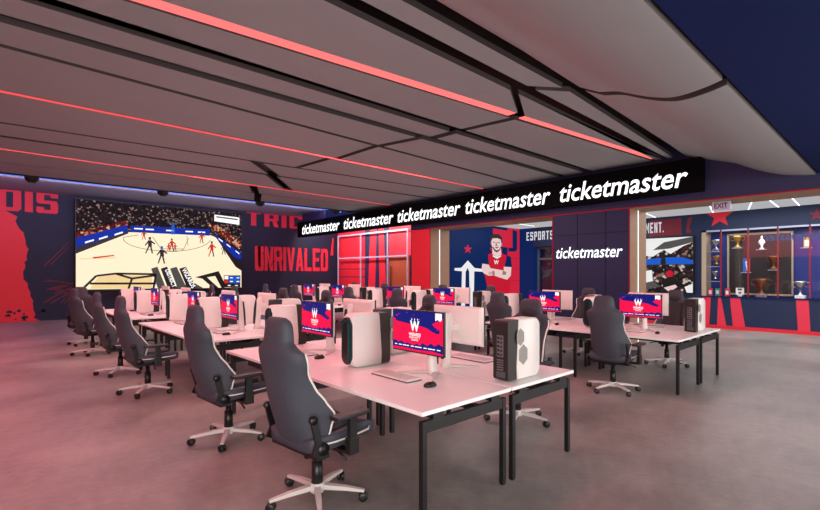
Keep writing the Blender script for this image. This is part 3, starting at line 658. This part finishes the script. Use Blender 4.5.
def make_monitor():
    """seat user looks towards +x; origin on desk under the stand column"""
    t = empty('gaming_monitor'); W, H = .64, .37; px = -.17; z0 = .205
    b = MB(); b.box(px-.012, px+.012, -W/2, W/2, z0, z0+H, 'plastic_black', .003); b.build('bezel', t)
    b = MB(); P = lambda u, v, o: (px-.0125-o, W/2-.008-u*(W-.016), z0+.012+v*(H-.02))
    b.rect(P, 0, 0, 1, 1, 'scr_pink', .0005)
    # navy clouds along the top and right, lighter ragged edge
    top = [(0, 1), (0, .74), (.04, .70), (.07, .62), (.12, .60), (.15, .68), (.17, .82), (.2, .93), (.26, .9), (.3, .84), (.36, .86), (.4, .74), (.48, .72), (.52, .64), (.58, .6), (.6, .5), (.64, .56), (.7, .46), (.74, .5), (.8, .36), (.86, .42), (.9, .3), (.94, .34), (.93, .46), (.84, .52), (.8, .62), (.74, .64), (.72, .8), (.8, .88), (.88, .84), (.94, .86), (1, .82), (1, 1)]
    b.poly(P, [(u, v if v > .9 else v+(1-v)*.28) for u, v in top], 'scr_navy', .0010)
    bot = [(0, 0), (0, .2), (.06, .24), (.1, .18), (.18, .22), (.26, .16), (.3, .2), (.42, .15), (.5, .2), (.56, .16), (.62, .24), (.7, .18), (.78, .26), (.84, .2), (.92, .27), (1, .22), (1, 0)]
    b.poly(P, bot, 'scr_navy', .0010)
    b.poly(P, [(0, 0), (0, .06), (.2, .07), (.5, .05), (.8, .07), (1, .04), (1, 0)], 'scr_pink', .0013)
    for k in range(11): u = .04+k*.085; b.rect(P, u, .11, u+.05+.015*(k % 3), .135, 'scr_white', .0018)
    for u, v, r in ((.08, .86, .02), (.13, .9, .012), (.3, .95, .012), (.44, .9, .01), (.55, .8, .015), (.9, .6, .015)): b.poly(P, [(u-r, v), (u, v-r), (u+r, v), (u, v+r*1.4)], 'scr_pink', .0015)
    b.poly(P, [(.86, .99), (.98, .99), (.98, .84), (.95, .8), (.9, .84), (.86, .8)], 'scr_white', .0018)
    b.text(P, 'W', .365, .5, .555, .76, 'scr_white', .0022, bold=.05)
    for u in (.40, .46, .52): b.poly(P, [(u-.01, .79), (u, .76), (u+.01, .79), (u, .83)], 'scr_white', .0018)
    b.text(P, 'WIZARDS', .34, .38, .58, .46, 'scr_white', .0022, bold=.04)
    b.text(P, 'DISTRICT', .35, .32, .57, .365, 'scr_white', .0022, bold=.02)
    b.text(P, 'GAMING', .39, .265, .53, .305, 'scr_white', .0022, bold=.02)
    b.build('display', t)
    b = MB()   # white sculpted back shell
    rings = []
    for (xo, sw, shh) in ((px+.012, 1, 1), (px+.03, .985, .97), (px+.045, .9, .88), (px+.05, .8, .78)):
        hw_, hh = W/2*sw, H/2*shh; zc = z0+H/2
        rings.append([(xo, -hw_, zc-hh), (xo, hw_, zc-hh), (xo, hw_, zc+hh), (xo, -hw_, zc+hh)])
    b.loft(rings, 'shell_white', False); b.build('back_shell', t)
    b = MB()   # column, slightly leaning
    n = 14; rg = []
    for z, xo, dx, dy in ((.0, .02, .06, .05), (.03, .02, .05, .04), (.1, .01, .045, .032), (.3, -.005, .045, .032), (.45, -.02, .045, .034), (.5, -.03, .035, .03), (.52, -.035, .015, .015)):
        rg.append([(xo+dx*math.copysign(abs(math.cos(2*math.pi*k/n))**.7, math.cos(2*math.pi*k/n)), dy*math.copysign(abs(math.sin(2*math.pi*k/n))**.7, math.sin(2*math.pi*k/n)), z) for k in range(n)])
    b.loft(rg, 'shell_white'); b.build('stand_column', t)
    b = MB()   # dark oval channel down the rear of the column
    pts = [(.068, 0, .08), (.058, 0, .2), (.048, 0, .34), (.035, 0, .46)]
    b.tube(pts, [.016, .022, .022, .014], 'plastic_black', 8); b.build('cable_channel', t)
    b = MB(); b.box(px+.03, -.01, -.035, .035, .34, .41, 'shell_white', .006); b.build('mount_arm', t)
    for sy in (-1, 1):
        b = MB(); b.bar((.03, sy*.015, .014), (-.2, sy*.24, .006), .06, .024, 'base_white', w2=.02, h2=.01); b.build('stand_foot', t)
    return t
def make_pc():
    """front faces -x; origin at middle of its footprint; length .49, width .2, height .51; hexagon vents on +y side"""
    t = empty('gaming_computer'); L, W, H = .47, .172, .51
    def outline(y, inset, x0, x1, z0, z1, r, n=6):
        pts = []
        for (cx, cz, a0) in ((x1-r, z1-r, 0), (x0+r, z1-r, 90), (x0+r, z0+r, 180), (x1-r, z0+r, 270)):
            for k in range(n+1):
                a = R(a0+90*k/n); pts.append((cx+r*math.cos(a), y, cz+r*math.sin(a)))
        return pts
    b = MB()  # dark core
    b.loft([outline(y, 0, -.12, L/2, .008, H-.004, .03) for y in (-W/2+.012, W/2-.012)], 'shell_dark', False); b.build('core', t)
    b = MB()  # white shell covering the front two thirds, rounded across
    rings = []
    for y, ins in ((-W/2, .018), (-W/2+.006, .008), (-W/2+.018, .0), (W/2-.018, 0), (W/2-.006, .008), (W/2, .018)):
        x0, x1, z0, z1 = -L/2+ins, .13, .004+ins*.5, H-ins
        pts = []
        for (cx, cz, a0, r) in ((x0+.07, z1-.07, 90, .07), (x0+.07, z0+.07, 180, .07)):
            for k in range(8):
                a = R(a0+90*k/7); pts.append((cx+r*math.cos(a), y, cz+r*math.sin(a)))
        pts += [(x1-.02, y, z0), (x1-.015, y, z0+.1), (x1-.035, y, z1-.1), (x1-.045, y, z1)]
        rings.append(pts)
    b.loft(rings, 'shell_white', True); b.build('shell', t)
    b = MB()  # dark oval front
    def stad(x, hw_, z0, z1, n=10):
        p = []
        for k in range(n+1): a = math.pi*k/n; p.append((x, hw_*math.cos(a), z1-hw_+hw_*math.sin(a)))
        for k in range(n+1): a = math.pi+math.pi*k/n; p.append((x, hw_*math.cos(a), z0+hw_+hw_*math.sin(a)))
        return p
    b.loft([stad(-L/2+.03, .078, .03, H-.03), stad(-L/2-.012, .078, .03, H-.03), stad(-L/2-.02, .068, .04, H-.04)], 'teal_dark', False); b.build('front_panel', t)
    b = MB(); b.loft([stad(-L/2-.021, .045, .07, H-.07), stad(-L/2-.024, .043, .072, H-.072)], 'plastic_black', False); b.build('intake', t)
    b = MB(); b.tube([(-L/2-.02, .058*math.cos(a), (H/2)+(.13 if math.sin(a) > 0 else -.13)+.06*math.sin(a)) for a in [R(q) for q in range(-60, 260, 20)]], .004, 'teal_glow', 5); b.build('light_ring', t)
    b = MB()  # two hexagonal vents
    for cx, cz, r in ((.075, .36, .075), (.035, .21, .088)):
        b.poly(lambda u, v, o: (u, W/2+o, v), [(cx+r*.82*math.cos(R(60*k+30)), cz+r*math.sin(R(60*k+30))) for k in range(6)], 'hex_grey', .002)
    b.build('hex_vents', t)
    b = MB()  # rear: io cluster, card slots, exhaust
    X = L/2+.002
    b.box(L/2, X+.002, -.035, .03, .2, .38, 'port_grey')
    for k in range(5): b.box(X, X+.005, -.028, -.008, .212+k*.034, .232+k*.034, 'plastic_black'); b.box(X, X+.005, .002, .02, .212+k*.034, .227+k*.034, 'plastic_black')
    for k in range(5): b.box(L/2, X+.002, -.035, .03, .09+k*.02, .10+k*.02, 'port_grey')
    b.box(L/2, X+.002, -.04, .05, .03, .08, 'plastic_grey'); b.build('rear_ports', t)
    return t
def make_keyboard():
    t = empty('keyboard')
    b = MB(); b.box(-.082, .082, -.242, .242, 0, .008, 'plastic_grey'); b.box(-.08, .08, -.24, .24, .008, .020, 'shell_white', .003); b.build('case', t)
    b = MB()
    for r in range(5):
        for c in range(15): b.box(.06-r*.028-.022, .06-r*.028, -.226+c*.030, -.226+c*.030+.025, .018, .026, 'base_white')
    o = b.build('keycaps', t)
    return t
def make_mouse():
    t = empty('computer_mouse'); n = 14; b = MB(); rg = []
    for z, s in ((0, .9), (.008, 1), (.02, .95), (.03, .75), (.036, .4), (.037, .1)):
        rg.append([(.06*s*math.cos(2*math.pi*k/n)-.004*z, .034*s*math.sin(2*math.pi*k/n), z) for k in range(n)])
    b.loft(rg, 'plastic_black'); b.build('body', t)
    b = MB(); b.lathe([(.009, -.004), (.009, .004)], (.03, 0, .034), 'plastic_grey', 10, Matrix.Rotation(R(90), 4, 'X')); b.build('scroll_wheel', t)
    return t
def make_chair():
    t = empty('gaming_chair')
    # five star base
    b = MB(); b.lathe([(.05, .06), (.055, .07), (.055, .115), (.035, .13)], (0, 0, 0), 'base_white', 20)
    for k in range(5):
        a = R(72*k+20); c, s = math.cos(a), math.sin(a)
        b.bar((c*.03, s*.03, .098), (c*.2, s*.2, .09), .046, .036, 'base_white', w2=.038, h2=.028); b.bar((c*.2, s*.2, .09), (c*.345, s*.345, .074), .038, .028, 'base_white', w2=.026, h2=.018)
    base = b.build('star_base', t)
    for k in range(5):
        a = R(72*k+20); c, s = math.cos(a), math.sin(a); a2 = a+[.4, 1.2, -.6, .9, .2][k]; cx, cy = c*.335, s*.335
        b = MB(); ax = Vector((-math.sin(a2), math.cos(a2), 0)); M3 = ax.to_track_quat('Z', 'Y').to_matrix().to_4x4()
        for sd in (-1, 1): b.lathe([(.026, -.011), (.032, -.008), (.032, .008), (.026, .011)], Vector((cx, cy, .032))+ax*(.016*sd), 'plastic_black', 14, M3)
        b.tube([(cx, cy, .03), (cx, cy, .072)], .012, 'plastic_black', 8); b.build('caster', base)
    b = MB(); b.lathe([(.042, .115), (.038, .28), (.032, .28), (.026, .285), (.026, .40)], (0, 0, 0), 'plastic_black', 18); b.build('gas_column', t)
    b = MB(); b.box(-.14, .13, -.09, .09, .375, .425, 'plastic_black', .01); b.tube([(.02, -.09, .40), (.03, -.2, .39), (.02, -.3, .36)], .008, 'plastic_black'); b.tube([(-.06, .09, .40), (-.07, .2, .39), (-.08, .28, .365)], .008, 'plastic_black'); b.tube([(.13, 0, .38), (.17, 0, .36)], .025, 'plastic_black', 10); b.build('tilt_mechanism', t)
    # seat cushion
    b = MB(); rg = []; n = 28
    for f in [i/12 for i in range(13)]:
        x = -.23+.55*f; e = min(1, .82+.18*math.sin(math.pi*min(1, f*1.15+.08))) if f < .92 else .93
        hwid = .275*e; th = .115*(1 if .05 < f < .93 else .72); pts = []
        for k in range(n):
            a = 2*math.pi*k/n; ca, sa = math.cos(a), math.sin(a)
            y = hwid*math.copysign(abs(ca)**.45, ca); z = th/2*math.copysign(abs(sa)**.55, sa)
            if sa > 0: z += .035*(abs(y)/hwid)**4-.012*(1-abs(y)/hwid)
            pts.append((x, y, .482+z+.012*f))
        rg.append(pts)
    b.loft(rg, 'chair_fabric'); seat = b.build('seat', t)
    b = MB(); b.loft([[(x, y*.72, z+.031) for x, y, z in [p if p[2] > .47 else (p[0], p[1], .48) for p in r]] for r in rg[2:-2]], 'chair_inner'); b.build('seat_cushion', seat)
    for sy in (-1, 1):
        b = MB(); b.tube([(-.2, sy*.262, .50), (-.05, sy*.279, .498), (.12, sy*.28, .502), (.25, sy*.272, .508), (.31, sy*.22, .512)], .0065, 'piping', 6); b.build('piping', seat)
    # backrest
    keys = [  # t, half width, thickness, wing forward
        (0, .22, .085, .03), (.06, .24, .11, .07), (.16, .255, .125, .13), (.28, .27, .13, .19), (.38, .25, .125, .15), (.48, .228, .12, .10), (.58, .226, .115, .065),
        (.68, .248, .11, .055), (.745, .246, .105, .045), (.785, .19, .10, .025), (.815, .148, .10, .02), (.88, .14, .10, .018), (.94, .132, .095, .014), (.98, .112, .08, .006), (1.0, .08, .04, 0)]
    def spine(tt):
        z = .455+.885*tt; x = -.175-.175*tt-.045*math.sin(math.pi*tt)+.03*max(0, tt-.72)/.28
        return x, z
    rg = []; N = 40; steps = [i/44 for i in range(45)]
    for tt in steps:
        hwid, th, wing = interp(keys, tt); x0, z0 = spine(tt); pts = []
        for k in range(N):
            a = 2*math.pi*k/N; ca, sa = math.cos(a), math.sin(a)
            y = hwid*math.copysign(abs(ca)**.62, ca); x = th/2*math.copysign(abs(sa)**.75, sa); w = wing*(abs(y)/hwid)**3
            if sa > 0: x -= .02*(1-(abs(y)/hwid)**2)*(tt < .75)
            pts.append((x0+x+w, y, z0-.1*(x+w)))
        rg.append(pts)
    b = MB(); b.loft(rg, 'chair_fabric'); back = b.build('backrest', t)
    # front panel in darker fabric
    b = MB(); fr = []
    for tt in [i/30*.92+.03 for i in range(31)]:
        hwid, th, wing = interp(keys, tt); x0, z0 = spine(tt); w2 = hwid*.62
        fr.append([(x0+th/2-.018+.02*(abs(y)/hwid)**2*(tt < .75)+wing*(abs(y)/hwid)**3+.004+dx, y, z0) for y, dx in [(w2*q, 0) for q in (-1, -.6, -.2, .2, .6, 1)]+[(w2*q, -.02) for q in (1, 0, -1)]])
    b.loft(fr, 'chair_inner'); b.build('inner_panel', back)
    for sy in (-1, 1):     # pale stripe on the inside of each side wing
        st = []
        for tt in [i/24*.5+.12 for i in range(25)]:
            hwid, th, wing = interp(keys, tt); x0, z0 = spine(tt); wd = .10+.10*math.sin(math.pi*(tt-.12)/.5); q0 = .80-wd; pr_ = []
            for qq, dx in ((q0, .006), (q0+wd*.5, .006), (.80, .006), (.80, -.015), (q0, -.015)):
                w = wing*qq**3; xx = th/2*(1-qq**1.6)**.47-.02*(1-qq*qq) if qq < 1 else 0
                pr_.append((x0+xx+w+dx, sy*hwid*qq, z0-.1*(xx+w)))
            st.append(pr_)
        b = MB(); b.loft(st, 'piping'); b.build('wing_stripe', back)
    for sy in (-1, 1):
        pts = []
        for tt in [i/22*.72+.03 for i in range(23)]:
            hwid, th, wing = interp(keys, tt); x0, z0 = spine(tt); pts.append((x0+wing*.97+.022, sy*(hwid*.985), z0-.1*wing))
        b = MB(); b.tube(pts, .0085, 'piping', 6); b.build('piping', back)
    # head pillow
    b = MB(); rp = []
    for q in range(9):
        f = q/8; y = -.12+.24*f; e = math.sin(math.pi*(f*.86+.07))**.5
        rp.append([(-.30+.032*e*math.cos(2*math.pi*k/12), y, 1.19+.07*e*math.sin(2*math.pi*k/12)) for k in range(12)])
    b.loft(rp, 'chair_inner'); b.build('head_pillow', back)
    # side recline brackets
    for sy in (-1, 1):
        b = MB(); y = sy*.272
        b.bar((-.13, y, .44), (-.23, y, .49), .022, .08, 'plastic_black', up=(0, 0, 1)); b.bar((-.18, y, .47), (-.235, y, .68), .02, .045, 'plastic_black', up=(1, 0, 0))
        b.lathe([(.028, -.014), (.028, .014)], (-.235, y, .68), 'plastic_black', 16, Matrix.Rotation(R(90), 4, 'X')); b.lathe([(.042, -.018), (.042, .018)], (-.16, y, .475), 'plastic_black', 16, Matrix.Rotation(R(90), 4, 'X')); b.box(-.2, -.1, min(0, sy*.27), max(0, sy*.27), .405, .43, 'plastic_black'); b.build('recline_bracket', t)
    for sy in (-1, 1):
        arm = MB(); y = sy*.335
        arm.bar((.04, sy*.08, .41), (.04, y, .415), .07, .022, 'plastic_black'); arm.box(.01, .075, y-.018, y+.018, .405, .66, 'plastic_black', .006)
        arm.box(-.0, .085, y-.024, y+.024, .405, .52, 'plastic_black', .006); a = arm.build('armrest', t)
        arm = MB(); arm.box(-.12, .17, y-.047, y+.047, .66, .69, 'pad_black', .011); arm.build('arm_pad', a)
    return t

# ------------------------------------------------------------------ placing
protos = {}
def place(key, maker, loc, rz, label, cat, group):
    if key not in protos: o = protos[key] = maker(); 
    else: o = copy_tree(protos[key])
    o.location = loc; o.rotation_euler = (0, 0, rz); tag(o, label, cat, group)
    return o
PI = math.pi
cols = [(3.04, 'left desk row'), (7.82, 'right desk row')]
isl = [(2.13, 'front island'), (6.33, 'middle island'), (10.53, 'rear island')]
for ci, (cx, cname) in enumerate(cols):
    for ii, (y0, iname) in enumerate(isl):
        for k in (0, 1):
            kn = ('nearer', 'farther')[k]
            yd = y0+.82+1.645*k
            for side in (0, 1):
                sn = ('left', 'right')[side]; where = f'{kn} {sn} seat of the {iname}, {cname}'
                xs = cx+(-.4925 if side == 0 else .4925)
                place('desk', make_desk, (xs, yd, 0), 0 if k == 0 else PI, f'white topped desk on black legs, {where}', 'desk', 'white gaming desks')
                yc = yd+(-.01 if side == 0 else .04); rz = 0 if side == 0 else PI; sg = 1 if side == 0 else -1
                jit = random.uniform(-.02, .02)
                place('monitor', make_monitor, (cx-(.11 if side == 0 else -.24), yc+(-.02 if side == 0 else .06)+jit, .7405), rz, f'monitor with pink and navy picture, {where}', 'monitor', 'gaming monitors')
                place('pc', make_pc, (cx-(.275 if side == 0 else -.345), yc+sg*(.70 if side == 0 else .665), .7405), rz, f'white and dark computer tower, {where}', 'computer', 'computer towers')
                place('keyboard', make_keyboard, (cx-(.43 if side == 0 else -.70), yc+(.09 if side == 0 else .14), .7405), rz+random.uniform(-.04, .04), f'white keyboard lying flat, {where}', 'keyboard', 'white keyboards')
                place('mouse', make_mouse, (cx-(.45 if side == 0 else -.70), yc-(.35 if side == 0 else -.52), .7405), rz+random.uniform(-.3, .3), f'black computer mouse, {where}', 'mouse', 'computer mice')
                dx = (1.27 if ci == 0 else 1.36) if side == 0 else 1.2
                dx += {(0,0,0,1): .12, (0,0,1,0): .0, (0,1,0,0): .12, (0,1,1,0): .14, (0,2,0,0): .16, (0,2,1,0): .05, (1,0,0,0): -.02}.get((ci, ii, k, side), 0)
                yaw = {(0,0,0,0): .10, (0,0,1,0): .06, (0,0,0,1): .1, (0,0,1,1): -.15, (1,0,0,0): .05, (1,0,0,1): -.12, (0,2,0,0): .22, (0,2,1,0): 1.1, (0,1,0,0): 0, (0,1,1,0): 0}.get((ci, ii, k, side), random.uniform(-.12, .12))
                ch = place('chair', make_chair, (cx-sg*dx, yc+((-.08) if (ci, ii, k, side) == (1, 0, 0, 0) else random.uniform(-.03, .03)), 0), rz+yaw, f'charcoal gaming chair with pale piping, {where}', 'chair', 'gaming chairs')

# ------------------------------------------------------------------ lights
def area(name, loc, rot, sx, sy, col, p, spread=180):
    l = bpy.data.lights.new(name, 'AREA'); l.shape = 'RECTANGLE'; l.size = sx; l.size_y = sy; l.energy = p; l.color = col; l.spread = R(spread)
    o = bpy.data.objects.new(name, l); C.objects.link(o); o.location = loc; o.rotation_euler = rot; return o
area('key_fill', (-2.0, -3.0, 3.35), (R(58), 0, R(-42)), 4, 2, (1, .93, .88), 620)  # added soft light behind the camera, no fixture there
area('side_fill', (7.5, -3.0, 3.38), (R(50), 0, R(-5)), 6, 2, (1, .94, .9), 340)  # added fill from behind for the floor at right
area('ceiling_fill', (-2.5, -2.5, .3), (R(125), 0, R(-45)), 5, 2, (1, .95, .92), 360)  # added upward fill to lighten the ceiling
area('ceiling_fill_right', (6.5, -2.5, .3), (R(130), 0, R(0)), 6, 2, (1, .95, .93), 200)  # second added upward fill, for the right part of the ceiling
for nm, y, p in (('slot_lamp_near', 4.5, 190), ('slot_lamp_middle', 8.53, 330), ('slot_lamp_far', 12.6, 260)):
    area(nm, (2.2, y, 4.14), (0, 0, R(-5 if y < 5 else 0)), 13, .05, (1, .24, .28), p)
area('red_side_lamp', (-4.5, 6.5, 3.6), (0, R(-35), 0), 3, 8, (1, .12, .14), 130)
area('room_fill_mid', (5.4, 7.4, 4.14), (0, 0, 0), 9, .06, (1, .8, .78), 130)  # added pale fill under the ceiling over the middle desks
area('room_fill_rear', (5.4, 11.0, 4.14), (0, 0, 0), 9, .06, (1, .75, .75), 130)  # same kind of added fill over the rear desks
area('lobby_lamp_a', (14, 1.5, 3.44), (0, 0, 0), 3, 5, (1, 1, 1), 150)
area('lobby_lamp_b', (14, 8.2, 3.44), (0, 0, 0), 3, 4, (1, 1, 1), 110)
area('recess_fill', (11.6, 16.2, 4.1), (0, R(-50), 0), .3, 8, (1, .85, .85), 330)  # added to brighten the red wall of the recess
area('cove_lamp', (3.5, 16.4, 4.22), (R(150), 0, 0), 18, .06, (.3, .45, 1), 330)
area('case_lamp', (16.5, 2.2, 2.88), (0, 0, 0), .3, 4, (.9, .95, 1), 22)
area('back_wall_fill', (3.5, 17.6, 4.42), (R(60), 0, 0), 18, .2, (1, .55, .6), 170)  # unseen pinkish wash that lifts the back wall
w = bpy.data.worlds.new('World'); bpy.context.scene.world = w; w.use_nodes = True
w.node_tree.nodes['Background'].inputs[0].default_value = (.62, .56, .55, 1); w.node_tree.nodes['Background'].inputs[1].default_value = .6

# ------------------------------------------------------------------ camera
cam = bpy.data.cameras.new('camera'); co = bpy.data.objects.new('camera', cam); C.objects.link(co)
cam.sensor_width = 36; cam.sensor_fit = 'HORIZONTAL'; cam.lens = 463/820*36
cam.shift_y = (274-255)/820
th = math.atan(505/463)           # angle from view direction to +X
co.location = (0, 0, 1.63); co.rotation_euler = (R(90), 0, th-R(90))
cam.clip_end = 100
bpy.context.scene.camera = co
bpy.context.scene.view_settings.view_transform = 'Standard'
